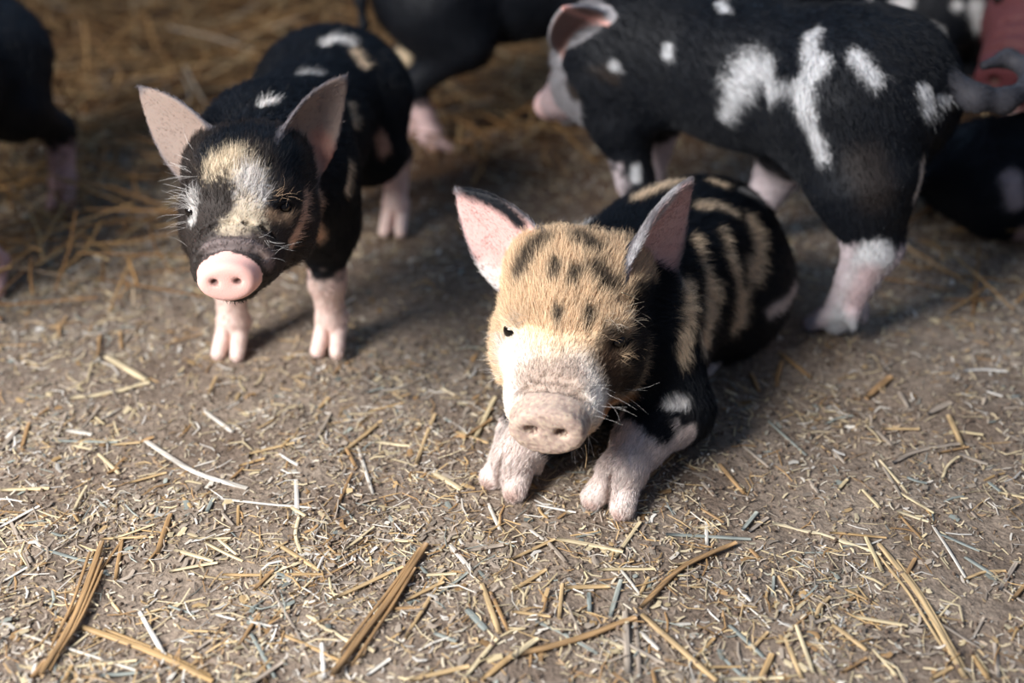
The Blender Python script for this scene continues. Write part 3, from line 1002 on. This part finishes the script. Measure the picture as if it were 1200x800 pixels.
def piglet_plain(h, o, f, s, feet, head, label, coat, sock, hs=.95, fur=16000, tail=None, seed=1, ear_col=lin(40, 38, 40), foot=lin(226, 190, 186), snout=PINK, lying=False, headcol=BLACK, dz=0.0, name='piglet'):
    B = Body(h)
    o = np.asarray(o, float); f = nrm(np.asarray(f, float)); l = np.array([-f[1], f[0]])
    if lying:
        f3, l3 = np.array([f[0], f[1], 0]), np.array([l[0], l[1], 0])
        W = lambda x, y, z: o + s * (f3 * x + l3 * y + np.array([0, 0, z]))
        Rb = np.stack([f3, l3, [0, 0, 1]], 1)
        fl = nrm(-f3 + np.array([0, 0, -.7]))
        A = lambda *v: s * np.array(v)
        B.ell(W(-.13, 0, .082), A(.09, .08, .082), Rb, .03, flow=fl)
        B.ell(W(-.01, 0, .085), A(.14, .082, .085), Rb, .03, flow=fl)
        B.ell(W(.10, 0, .088), A(.085, .076, .086), Rb, .03, flow=fl)
        for y in (-1, 1):
            B.ell(W(-.125, y * .06, .06), A(.078, .042, .06), Rb, .025, 'ham', flow=fl)
            c = W(-.07, y * .095, .018)
            limb(B, [W(-.10, y * .085, .03), c], [.028 * s, .016 * s], 'leg', .02)
            add_foot(B, c, f3, l3, .9 * s, z=o[2])
            c = W(.20, y * .055, .024)
            limb(B, [W(.10, y * .055, .08), W(.12, y * .075, .04), c], [.045 * s, .03 * s, .018 * s], 'leg', .02)
            add_foot(B, c, f3, l3, s, z=o[2])
        limb(B, [W(-.215, 0, .09), W(-.235, .012, .07), W(-.25, .03, .05)], [.010 * s, .007 * s, .004 * s], 'tail', .012)
    else:
        W, Rb, fl = stand(B, o, f, s, feet(o[:2], f, l), dz=dz)
        tl = tail or [(-.225, 0, .235), (-.245, 0, .22), (-.252, .008, .19), (-.25, .012, .16)]
        limb(B, [W(*t) for t in tl], list(np.linspace(.010, .0055, len(tl)) * s), 'tail', .012)
    hp, hf = head
    hc = W(*hp)
    R = frame(hf)
    neck(B, W(.115, 0, .20 if not lying else .10), hc - R[:, 0] * .02, .075 * s, .056 * hs, fl)
    T = add_head(B, R, hc, hs, mouth=False)
    for y in (-1, 1):
        b = T(-.021, y * .048, .036)
        B.ear(b, b + hs * (R @ np.array([-.028, y * .050, .066])), R @ np.array([.85, y * .4, 0]), .036 * hs, cup=.6, th=max(.0032, .8 * h))
    B.build()
    base_coat(B, head=headcol, muzzle=headcol, foot=foot, ear_out=ear_col, ear_in=lin(190, 150, 144), snout=snout, sock=sock, seed=seed)
    coat(B)
    org = np.array([o[0], o[1], 0])
    ob = B.finish(name, label, org)
    add_eyes(ob, org, T, R, hs)
    B.fur(fur, FURL, ob, org, radius=.00025, seed=10 + seed)
    return B


def paw(df, dl, **kw):
    """feet at local offsets: FL FR HL HR -> (x, y)"""
    def fn(o, f, l):
        base = dict(FL=(.145, .054), FR=(.145, -.054), HL=(-.15, .052), HR=(-.15, -.052))
        base.update(kw)
        return {k: o + f * v[0] + l * v[1] for k, v in base.items()}
    return fn


def other_piglets():
    wh = lin(220, 218, 218)
    TR = ['trunk', 'neck', 'ham', 'shoulder', 'upper_leg', 'leg']

    def coat4(B):
        B.paint(lin(210, 190, 160), 9, [(470, 62), (474, 72)], TR, .5, seed=1)
    o4 = np.array([.010, 1.735, 0]); f4 = nrm(np.array([.94, .33]))
    l4 = np.array([-f4[1], f4[0]])
    loc4 = lambda p: (float((p - o4[:2]) @ f4), float((p - o4[:2]) @ l4))
    piglet_plain(.0042, o4, f4, .97, paw(0, 0, HR=loc4(at(506, 180)[:2]), FR=loc4(at(716, 155)[:2]), FL=loc4(at(678, 137)[:2]), HL=(-.17, .05)),
                 ((.27, 0, .20), (.9, .3, -.25)), 'plain black piglet with pink lower legs standing behind the white-patched piglet\'s head', coat4, .085, seed=2,
                 tail=[(-.225, 0, .235), (-.243, 0, .228), (-.25, -.004, .19), (-.248, -.008, .155), (-.25, -.006, .13)], foot=lin(228, 198, 196), dz=.055)

    o5 = np.array([-.705, 1.325, 0]); f5 = nrm(np.array([0.0, -1.0]))
    l5 = np.array([-f5[1], f5[0]])
    loc5 = lambda p: (float((p - o5[:2]) @ f5), float((p - o5[:2]) @ l5))
    piglet_plain(.0042, o5, f5, 1.0, paw(0, 0, HL=loc5(at(80, 240)[:2]), FL=loc5(at(-2, 338)[:2])),
                 ((.27, -.02, .22), (-.3, -.9, -.1)), 'shadowed black piglet with pinkish hind foot standing on the straw bedding', lambda B: None, .082, seed=3, foot=lin(196, 162, 160), dz=.03)

    def coat6(B):
        B.paint(lin(190, 176, 176), 13, [(1190, 210), (1192, 235)], None, .4, seed=1)
    piglet_plain(.0042, np.array([.735, 1.455, 0]), np.array([.95, .3]), .86, None, ((.24, .0, .12), (.9, -.2, -.2)),
                 'black piglet lying on the straw behind the curled tail', coat6, .03, seed=4, lying=True, foot=lin(190, 160, 156))

    def coat7(B):
        r = np.random.default_rng(5)
        for q, rr in (([(1045, 8), (1060, 4)], 9), ([(1085, 35), (1095, 42)], 8), ([(1060, 25), (1068, 38)], 6), ([(1145, 12), (1150, 30)], 10),
                      ([(1170, 22), (1180, 25)], 8), ([(1190, 10)], 9), ([(1120, 8)], 6)):
            B.paint(wh, rr, q, TR, .5, .5, seed=3)
        for i in range(14):
            j = r.integers(0, len(B.V))
            B.paint3(wh, r.uniform(.012, .03), [B.V[j]], TR, .4, .5, seed=i)
    piglet_plain(.0042, np.array([.61, 1.93, 0]), np.array([-.42, .91]), 1.05, paw(0, 0), ((.27, .02, .21), (-.4, .9, -.2)),
                 'black and white blotched piglet standing in the deep shade behind the others', coat7, .08, seed=5)

    # a larger pig nosing in, only its snout in view
    f8 = nrm(np.array([-.60, -.76, -.14]))
    B8c = at(1184, 94, .2)
    s8 = 1.5
    o8 = np.array([B8c[0], B8c[1], 0]) - np.array([f8[0], f8[1], 0]) * .70
    hcw = B8c - f8 * .128 * s8 + np.array([0, 0, .028 * s8])
    q = hcw - o8
    g = nrm(f8[:2])
    hp = (float(q[:2] @ g) / s8, float(q[:2] @ np.array([-g[1], g[0]])) / s8, float(q[2]) / s8)
    piglet_plain(.005, o8, g, s8, lambda o, f, l: {k: o + s8 * (f * v[0] + l * v[1]) for k, v in
                 dict(FL=(.145, .054), FR=(.145, -.054), HL=(-.15, .052), HR=(-.15, -.052)).items()}, (hp, f8),
                 'big pig with a rosy pink snout nosing in beside the curled tail', lambda B: None, .10, hs=s8, seed=6, snout=lin(104, 56, 60), headcol=lin(92, 52, 54), name='pig')  # snout and head pinks darkened to carry the shade they stand in


piglet_white_blaze()
piglet_walking_off()
other_piglets()


# ------------------------------------------------------------------ straw
def gz1(x, y):
    return float(ground_z(np.array([x]), np.array([y]))[0])


LANDMARKS = []
CLASS_WORD = {'golden': 'golden yellow', 'pale': 'pale cream', 'white': 'bleached white', 'brown': 'weathered brown', 'grey': 'dull grey', 'blue': 'blue-grey'}


def stalk(pix, wpx, kind, label=None, world=None, lift=0.0, name='straw_stalk', wav=0.0, z=None, mark=None, fibres=0, keep=False):
    """one straw along a line of pixels on the floor (or world points)"""
    P = np.array([at(a, b) for a, b in pix]) if world is None else np.array(world, float)
    if z is not None:
        P = np.array([at(a, b, zz) for (a, b), zz in zip(pix, z)])
    # resample
    seg = np.linalg.norm(np.diff(P, axis=0), axis=1)
    t = np.r_[0, np.cumsum(seg)]
    L = t[-1]
    n = 6 if len(P) < 3 and not wav else 10
    u = np.linspace(0, L, n)
    Q = np.stack([np.interp(u, t, P[:, i]) for i in range(3)], 1)
    if len(P) > 2:
        for it in range(2):
            Q[1:-1] = .25 * Q[:-2] + .5 * Q[1:-1] + .25 * Q[2:]
    w = wpx * .5 * math.hypot(Q[:, 1].mean(), CAM_H) / CAM_F
    th = w * (.45 if kind in ('golden', 'brown', 'pale') else .28)
    if z is None and not keep:
        gz = ground_z(Q[:, 0], Q[:, 1])
        A = np.stack([np.ones(n), u], 1)
        fit = A @ np.linalg.lstsq(A, gz, rcond=None)[0]
        Q[:, 2] = .6 * fit + .4 * gz + th * .9 + lift + .0012
    c = Q.mean(0)
    ang = math.atan2(Q[-1, 1] - Q[0, 1], Q[-1, 0] - Q[0, 0])
    ca, sa = math.cos(-ang), math.sin(-ang)
    D = Q - c
    D = np.stack([D[:, 0] * ca - D[:, 1] * sa, D[:, 0] * sa + D[:, 1] * ca, D[:, 2]], 1)
    V = []
    m = 6
    for i in range(n):
        tp = 1.0 if 0 < i < n - 1 else .82
        if wav:
            tp *= 1 + .35 * math.sin(i * 2.4)
        a, b = D[max(i - 1, 0)], D[min(i + 1, n - 1)]
        tx, ty = nrm(b - a)[:2]
        for j in range(m):
            ph = 2 * math.pi * j / m
            y, zz = math.cos(ph) * w * tp, math.sin(ph) * th * tp
            V.append((D[i, 0] - ty * y, D[i, 1] + tx * y + (wav * math.sin(i * 1.9) if wav else 0), D[i, 2] + zz))
    F = [(i * m + j, (i + 1) * m + j, (i + 1) * m + (j + 1) % m, i * m + (j + 1) % m) for i in range(n - 1) for j in range(m)]
    k0 = len(V)
    V += [tuple(D[0]), tuple(D[-1])]
    F += [(k0, (j + 1) % m, j, j) for j in range(0)]
    caps = []
    for j in range(0, m, 2):
        caps.append((k0, (j + 2) % m, (j + 1) % m, j))
        e = (n - 1) * m
        caps.append((k0 + 1, e + j, e + (j + 1) % m, e + (j + 2) % m))
    me = mesh_from(name, V, F + caps, M_STRAW[kind])
    size = 'short' if L < .035 else ('medium length' if L < .075 else 'long')
    bent = ', bent' if len(pix or world) > 2 else ''
    thin = ' thin' if wpx < 4.6 else ''
    if label:
        lab, grp = label, None
        LANDMARKS.append((c[:2], mark or 'the ' + label.split(',')[0]))
    else:
        near = min(LANDMARKS, key=lambda q: np.hypot(*(q[0] - c[:2])))[1]
        lab = '%s%s %s straw%s, near %s' % (size, thin, CLASS_WORD[kind], bent, near)
        grp = lab.replace(', near', ' near')
    o = link(name, me, label=lab, cat='straw', group=grp, loc=c)
    o.rotation_euler = (0, 0, ang)
    for k in range(fibres):   # split fibres lying along the stalk
        fb = link('fibre', me, parent=o)
        fb.location = ((-1) ** k * L * .05, w * (1.5 + .5 * k) * (-1) ** k, -th * .3)
        fb.rotation_euler = (0, 0, (.018 + .02 * k) * (-1) ** (k + 1))
        fb.scale = (.82 - .1 * k, .5, .6)
    return o


def traced_straw():
    for (px, py), t in (((585, 590), "the resting piglet's right forefoot"), ((708, 612), "the resting piglet's left forefoot"), ((850, 420), "the resting piglet's flank"),
                        ((275, 430), "the standing piglet's right forefoot"), ((392, 425), "the standing piglet's left forefoot"), ((985, 405), "the big white hind foot")):
        LANDMARKS.append((at(px, py)[:2], t))
    A = lambda *v: [(v[i] / 2, v[i + 1] / 2 + 400) for i in range(0, len(v), 2)]
    Bq = lambda *v: [(v[i] / 2 + 600, v[i + 1] / 2 + 400) for i in range(0, len(v), 2)]
    g, p, w, b, y, bl = 'golden', 'pale', 'white', 'brown', 'grey', 'blue'
    S = lambda pts, wd, k, lab=None, **kw: stalk(pts, wd * .5, k, lab, **kw)
    S(A(340, 230, 460, 310, 580, 345), 15, w, 'broad bleached white straw blade curving across bare dirt', mark='the broad white blade')
    S(A(165, 135, 260, 125, 350, 98), 12, p, 'pale jointed grass stem like a string of beads on dirt', mark='the beaded pale stem', wav=.0008)
    S(A(250, 40, 345, 95), 18, p, 'thick pale straw husk on the dirt beyond the jointed stem', mark='the thick pale husk')
    S(A(240, 470, 185, 640, 100, 795), 16, b, 'long weathered brown stalk bundle crossing a golden stalk', mark='the brown stalk bundle', lift=.003, fibres=3)
    S(A(190, 665, 340, 720, 500, 800), 17, g, 'long golden stalk crossed by the brown stalk bundle', mark='the crossed golden stalk', fibres=1)
    S(A(780, 795, 900, 640, 1000, 490), 18, b, 'longest brown straw, stout and split along its length', mark='the longest brown straw', lift=.003, fibres=2)
    S(A(720, 650, 790, 700, 880, 735), 10, p, 'twisted pale grass head beside the stout brown straw', mark='the twisted grass head', wav=.001)
    S(Bq(860, 475, 960, 600, 1060, 795), 16, g, 'long split golden stalk lying alone on bare dirt', mark='the split golden stalk', fibres=2)
    S(Bq(610, 425, 720, 450, 865, 500), 10, p, 'wavy pale grass stem meeting the long split golden stalk', mark='the wavy pale stem', wav=.001)
    S(Bq(300, 635, 400, 530, 525, 475), 14, b, 'curved strip of brown bark below the resting piglet\'s foot', mark='the curved bark strip', lift=.002)
    S(Bq(20, 745, 170, 700, 290, 650), 18, b, 'thick brown stalk end on to the curved bark strip', mark='the thick brown stalk')
    S(Bq(890, 295, 940, 265, 1050, 245), 12, y, 'grey-brown bent twig on bare dirt', mark='the bent grey twig')
    S(Bq(305, 640, 480, 795), 16, g, 'stout golden stalk running from the curved bark strip', mark='the stout golden stalk')
    T7 = [((840, 255, 875, 360), 9, w), ((695, 330, 698, 415), 12, w), ((500, 365, 750, 400), 8, w), ((1020, 318, 1082, 360), 16, p), ((800, 272, 895, 185), 12, g),
          ((975, 290, 1020, 170), 10, g), ((1110, 240, 1160, 135), 12, p), ((785, 410, 825, 315), 8, b), ((20, 410, 75, 520), 10, y), ((150, 655, 300, 440), 8, b),
          ((325, 625, 385, 735), 12, w), ((780, 610, 945, 535), 12, g), ((950, 705, 1040, 558), 10, g), ((520, 543, 640, 552, 760, 555), 10, g), ((645, 478, 750, 545), 12, g),
          ((370, 500, 400, 405), 14, b), ((270, 555, 285, 460), 10, b), ((235, 458, 360, 455), 8, g), ((395, 535, 510, 518), 10, p), ((410, 490, 500, 515), 12, p),
          ((615, 580, 668, 535), 9, p), ((100, 490, 230, 515), 10, bl), ((650, 685, 800, 755), 10, g), ((1130, 580, 1170, 695), 14, g), ((1150, 600, 1192, 690), 10, b),
          ((1095, 640, 1140, 690), 18, bl), ((970, 555, 1070, 550), 10, p), ((1055, 485, 1105, 545), 14, w), ((1145, 385, 1175, 455), 10, w), ((1095, 500, 1180, 488), 14, y),
          ((0, 340, 115, 340), 12, p), ((0, 565, 70, 525), 8, w), ((50, 690, 180, 725, 320, 770), 8, w), ((160, 770, 320, 745), 10, p), ((755, 715, 760, 790), 12, w),
          ((860, 785, 915, 750), 10, w), ((1090, 795, 1165, 710), 12, p), ((960, 800, 1100, 770), 14, g), ((1130, 800, 1200, 750), 16, g), ((640, 590, 700, 690, 730, 770), 7, y),
          ((230, 260, 280, 310), 10, p), ((480, 160, 545, 210), 12, w), ((155, 205, 215, 215), 14, w), ((740, 235, 775, 160), 10, y), ((655, 265, 705, 300), 9, w),
          ((880, 235, 960, 245), 10, p), ((745, 155, 770, 130), 10, g), ((575, 265, 690, 240), 10, g), ((560, 290, 620, 275), 9, g), ((540, 325, 575, 290), 8, b),
          ((430, 365, 450, 390), 10, g), ((1070, 215, 1145, 243), 10, g), ((140, 285, 60, 250), 8, y), ((0, 255, 45, 205), 14, y), ((300, 330, 390, 305), 9, g),
          ((130, 228, 155, 170), 8, y), ((190, 200, 235, 150), 9, y), ((50, 250, 70, 195), 10, b), ((120, 228, 275, 232), 9, bl), ((480, 470, 570, 515), 9, p),
          ((590, 690, 645, 790), 10, bl), ((560, 720, 610, 640), 9, b), ((75, 800, 110, 755), 16, b), ((235, 790, 330, 775), 12, bl), ((340, 520, 390, 470), 7, b),
          ((900, 635, 985, 632), 10, b), ((1030, 600, 1100, 545), 9, bl), ((430, 745, 500, 705), 8, y), ((680, 600, 830, 520), 7, b), ((505, 455, 560, 500), 8, p)]
    for q, wd, k in T7:
        S(A(*q), wd, k)
    T8 = [((0, 755, 60, 705), 18, p), ((265, 640, 272, 780), 18, y), ((290, 650, 300, 790), 12, y), ((455, 425, 457, 478), 10, w), ((360, 455, 560, 462), 12, bl),
          ((1020, 185, 1055, 250), 14, g), ((1045, 270, 1115, 290), 12, y), ((600, 190, 690, 270), 8, bl), ((485, 295, 545, 360), 12, b), ((540, 250, 605, 305), 10, y),
          ((445, 335, 475, 370), 12, y), ((860, 285, 925, 370), 8, p), ((985, 435, 1040, 520, 1070, 570), 8, w), ((900, 405, 985, 430), 10, p), ((1000, 455, 1095, 495), 10, bl),
          ((1060, 510, 1125, 555), 12, bl), ((810, 590, 820, 640, 865, 678), 6, g), ((625, 545, 655, 600), 8, g), ((750, 670, 830, 730), 14, g), ((640, 700, 680, 790), 12, g),
          ((580, 800, 610, 730), 16, g), ((510, 660, 590, 735), 12, bl), ((300, 680, 345, 720), 12, w), ((230, 650, 255, 570), 12, bl), ((180, 600, 182, 640), 12, bl),
          ((110, 660, 118, 580), 10, g), ((125, 590, 230, 585), 14, g), ((200, 545, 335, 540), 10, p), ((0, 645, 90, 655), 10, g), ((55, 665, 120, 690, 200, 735), 10, bl),
          ((75, 465, 125, 530), 12, y), ((105, 470, 260, 500), 14, p), ((55, 385, 150, 405), 8, w), ((0, 600, 80, 545), 12, g), ((240, 515, 300, 430), 10, p),
          ((205, 700, 315, 735), 10, p), ((820, 355, 860, 400), 10, p), ((1140, 590, 1180, 525), 12, y), ((1080, 740, 1115, 800), 14, g), ((1130, 710, 1138, 795), 12, y),
          ((1140, 360, 1200, 375), 10, p), ((830, 135, 885, 95), 18, b), ((970, 175, 1025, 155), 18, y), ((905, 130, 930, 165), 12, y), ((625, 30, 700, 85), 14, b),
          ((620, 105, 632, 50), 12, b), ((560, 75, 580, 115), 12, b), ((855, 215, 890, 250), 12, y), ((695, 325, 718, 360), 10, y), ((755, 265, 780, 290), 10, y),
          ((555, 445, 600, 412), 10, y), ((1080, 695, 1105, 650), 8, y), ((1050, 380, 1090, 420), 9, y), ((530, 580, 560, 610), 10, w), ((845, 725, 905, 790), 8, p),
          ((500, 740, 560, 800), 12, bl), ((430, 740, 475, 690), 9, g), ((0, 520, 100, 470), 10, g), ((320, 560, 300, 600), 9, g), ((610, 600, 615, 545), 8, bl),
          ((380, 530, 470, 500), 8, g), ((700, 640, 640, 690), 6, b), ((980, 795, 1030, 770), 10, g), ((920, 555, 945, 510), 10, b), ((770, 780, 830, 745), 9, b),
          ((1150, 585, 1200, 620), 8, y), ((255, 545, 300, 600), 8, w), ((600, 680, 560, 720), 9, g), ((350, 300, 380, 275), 9, b), ((300, 345, 355, 290), 10, b)]
    for q, wd, k in T8:
        S(Bq(*q), wd, k)
    # bits clinging to the resting piglet
    stalk([(686, 521), (688, 533), (686, 548)], 3.2, 'golden', 'thin straw hanging from the resting piglet\'s chin', mark='the straw at its chin', z=[.075, .066, .056])
    a, b = hero.surf(734, 346, ['head'])[0], hero.surf(752, 353, ['head'])[0]
    off = np.array([-.002, -.008, .007])
    stalk(None, 3.4, 'pale', 'scrap of pale straw caught in the resting piglet\'s brow', world=[a + off, b + off], mark='the straw on its brow', keep=True)
    return len(T7) + len(T8) + 16


N_TRACED = traced_straw()


def dens(px, py):
    d = np.full(len(px), .5)
    d = np.where(py > 600, 1.0, d)
    d = np.where((py > 430) & (py <= 600) & (px < 540), .55, d)
    d = np.where((py > 430) & (py <= 600) & (px >= 540) & (px < 760), .9, d)
    d = np.where((py > 400) & (py <= 640) & (px > 840), .28, d)
    d = np.where((py > 640) & (px > 1020), .55, d)
    d = np.where((py <= 430) & (px > 280), .35, d)
    d = np.where((py <= 430) & (px <= 280), .8, d)
    return d


def scatter(n, seed, y0=.12, y1=1.75, power=1.0, wide=True):
    r = np.random.default_rng(seed)
    out = []
    k = 0
    while k < n:
        x = r.uniform(-1.15, 1.15, 40000); y = r.uniform(y0, y1, 40000)
        P = np.stack([x, y, 0 * x], 1)
        px, py, d = proj(P)
        mx, my = (560, 520) if wide else (0, 0)
        ok = (px > -mx) & (px < 1200 + mx) & (py < 800 + my) & (py > -80)
        D = dens(px, py) ** power * (.75 + .5 * vnoise(P * 11, 61)) * (.8 + .4 * vnoise(P * 28, 62))
        ok &= r.random(len(x)) < D
        out.append(np.stack([x, y], 1)[ok]); k += ok.sum()
    return np.concatenate(out)[:n]


KINDS = ['golden', 'pale', 'white', 'brown', 'grey', 'blue']
KW = [.21, .23, .12, .18, .19, .07]


def scattered_straw(n):
    r = np.random.default_rng(21)
    pts = scatter(n, 22, y0=.36, y1=1.35, wide=False)
    for (x, y) in pts:
        k = r.choice(KINDS, p=KW)
        L = r.uniform(.012, .05)
        a = r.uniform(0, math.pi)
        dx, dy = math.cos(a) * L / 2, math.sin(a) * L / 2
        wpx = r.uniform(3.4, 6.4) * CAM_F / 1500 / max(.8, math.hypot(y, CAM_H))
        if r.random() < .2:
            mid = (x - dy * .2, y + dx * .2, 0)
            stalk(None, wpx, k, world=[(x - dx, y - dy, 0), mid, (x + dx, y + dy, 0)], lift=r.uniform(0, .002))
        else:
            stalk(None, wpx, k, world=[(x - dx, y - dy, 0), (x + dx, y + dy, 0)], lift=r.uniform(0, .002))


scattered_straw(298 - N_TRACED)


def straw_mass(name, pts, L, w, th, cols, label, cat, seed, tilt=.08, zoff=0.0, bend=.12, zr=None):
    """many small stalks or flakes in one mesh"""
    r = np.random.default_rng(seed)
    n = len(pts)
    a = r.uniform(0, 2 * math.pi, n)
    ti = r.normal(0, tilt, n)
    d = np.stack([np.cos(a) * np.cos(ti), np.sin(a) * np.cos(ti), np.sin(ti)], 1)
    side = np.stack([-np.sin(a), np.cos(a), r.normal(0, .25, n)], 1)
    side = nrm(side)
    up = np.cross(d, side)
    z = ground_z(pts[:, 0], pts[:, 1]) + th * .9 + .0008 + zoff + np.abs(np.sin(ti)) * L * .4
    if zr is not None:
        z = z + zr
    c = np.stack([pts[:, 0], pts[:, 1], z], 1)
    bd = r.normal(0, bend, n) * L
    V = np.empty((n, 3, 4, 3))
    for i, s in enumerate((-1, 0, 1)):
        ctr = c + d * (s * L / 2)[:, None] + (side * bd[:, None] if s == 0 else 0)
        tp = 1.0 if s == 0 else .75
        V[:, i, 0] = ctr + side * (w * tp)[:, None]
        V[:, i, 1] = ctr + up * (th * tp)[:, None]
        V[:, i, 2] = ctr - side * (w * tp)[:, None]
        V[:, i, 3] = ctr - up * (th * tp)[:, None]
    base = (np.arange(n) * 12)[:, None]
    F = []
    for i in (0, 1):
        for j in range(4):
            F.append(base + np.array([i * 4 + j, (i + 1) * 4 + j, (i + 1) * 4 + (j + 1) % 4, i * 4 + (j + 1) % 4]))
    F.append(base + np.array([3, 2, 1, 0])); F.append(base + np.array([8, 9, 10, 11]))
    F = np.concatenate(F)
    C = np.repeat(cols, 12, 0)
    me = mesh_from(name, V.reshape(-1, 3), F, M_CHAFF, C, smooth=False)
    return link(name, me, label=label, cat=cat, kind='stuff')


def straw_cols(n, seed, dark=1.0, weights=KW):
    r = np.random.default_rng(seed)
    k = r.choice(6, n, p=weights)
    c1 = np.array([STRAW_COLS[q][0] for q in KINDS])[k]; c2 = np.array([STRAW_COLS[q][1] for q in KINDS])[k]
    t = r.random((n, 1))
    return (c1 * t + c2 * (1 - t)) * r.uniform(.55, 1.1, (n, 1)) * dark


def bedding():
    r = np.random.default_rng(31)
    # short broken straw over the trodden floor
    n = 11000
    pts = scatter(n, 32, power=1.3)
    straw_mass('broken_straw', pts, r.uniform(.006, .032, n), r.uniform(.0003, .0011, n), r.uniform(.0002, .0006, n), straw_cols(n, 33, weights=[.18, .24, .13, .15, .23, .07]),
               'short broken straw trodden into the dirt floor', 'straw', 34)
    n = 70000
    pts = scatter(n, 35, power=.7)
    straw_mass('chaff', pts, r.uniform(.002, .009, n), r.uniform(.0003, .0012, n), r.uniform(.00012, .0003, n),
               (.62 * straw_cols(n, 36, weights=[.14, .22, .15, .14, .31, .04]) + .38 * straw_cols(n, 48, weights=[0, .2, .2, 0, .6, 0])), 'fine chaff and dust scattered over the dirt', 'chaff', 37, tilt=.2)
    n = 4000
    pts = scatter(n, 45, power=1.2)
    straw_mass('leaf_litter', pts, r.uniform(.005, .014, n), r.uniform(.0014, .0030, n), r.uniform(.0002, .0004, n),
               straw_cols(n, 46, dark=.85, weights=[.04, .12, .10, .14, .52, .08]), 'flat grey-brown flakes of leaf and husk on the dirt', 'leaf litter', 47, tilt=.15)
    # crumbs of soil
    n = 18000
    pts = scatter(n, 38, power=.3)
    cc = lin(118, 100, 86) * r.uniform(.5, 1.15, (n, 1))
    q = r.uniform(.0006, .0022, n) * r.uniform(.6, 1, n)
    straw_mass('soil_crumbs', pts, q * 2, q, q * .8, cc, 'small crumbs of dry soil on the floor', 'soil', 39, tilt=.5)
    # deep straw at the back
    n = 9000
    x = r.uniform(-1.7, 1.6, n * 4); y = r.uniform(1.15, 3.6, n * 4)
    P = np.stack([x, y, 0 * x], 1)
    edge = y - (1.42 + .55 * x + .18 * vnoise(P * 4, 71)) 
    w = np.where(x < .1, sstep(-.1, .5, edge), sstep(.0, .8, y - 1.75) * .7)
    w = np.maximum(w, .16 * ((x > .45) & (y > 1.1) & (y < 1.8)))
    ok = np.where(r.random(n * 4) < w)[0][:n]
    pts = np.stack([x[ok], y[ok]], 1)
    m = len(pts)
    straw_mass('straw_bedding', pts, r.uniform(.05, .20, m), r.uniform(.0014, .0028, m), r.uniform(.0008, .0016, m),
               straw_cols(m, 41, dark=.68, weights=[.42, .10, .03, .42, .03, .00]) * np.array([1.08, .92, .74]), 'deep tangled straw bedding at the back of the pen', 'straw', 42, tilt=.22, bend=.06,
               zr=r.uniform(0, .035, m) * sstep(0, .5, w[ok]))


bedding()
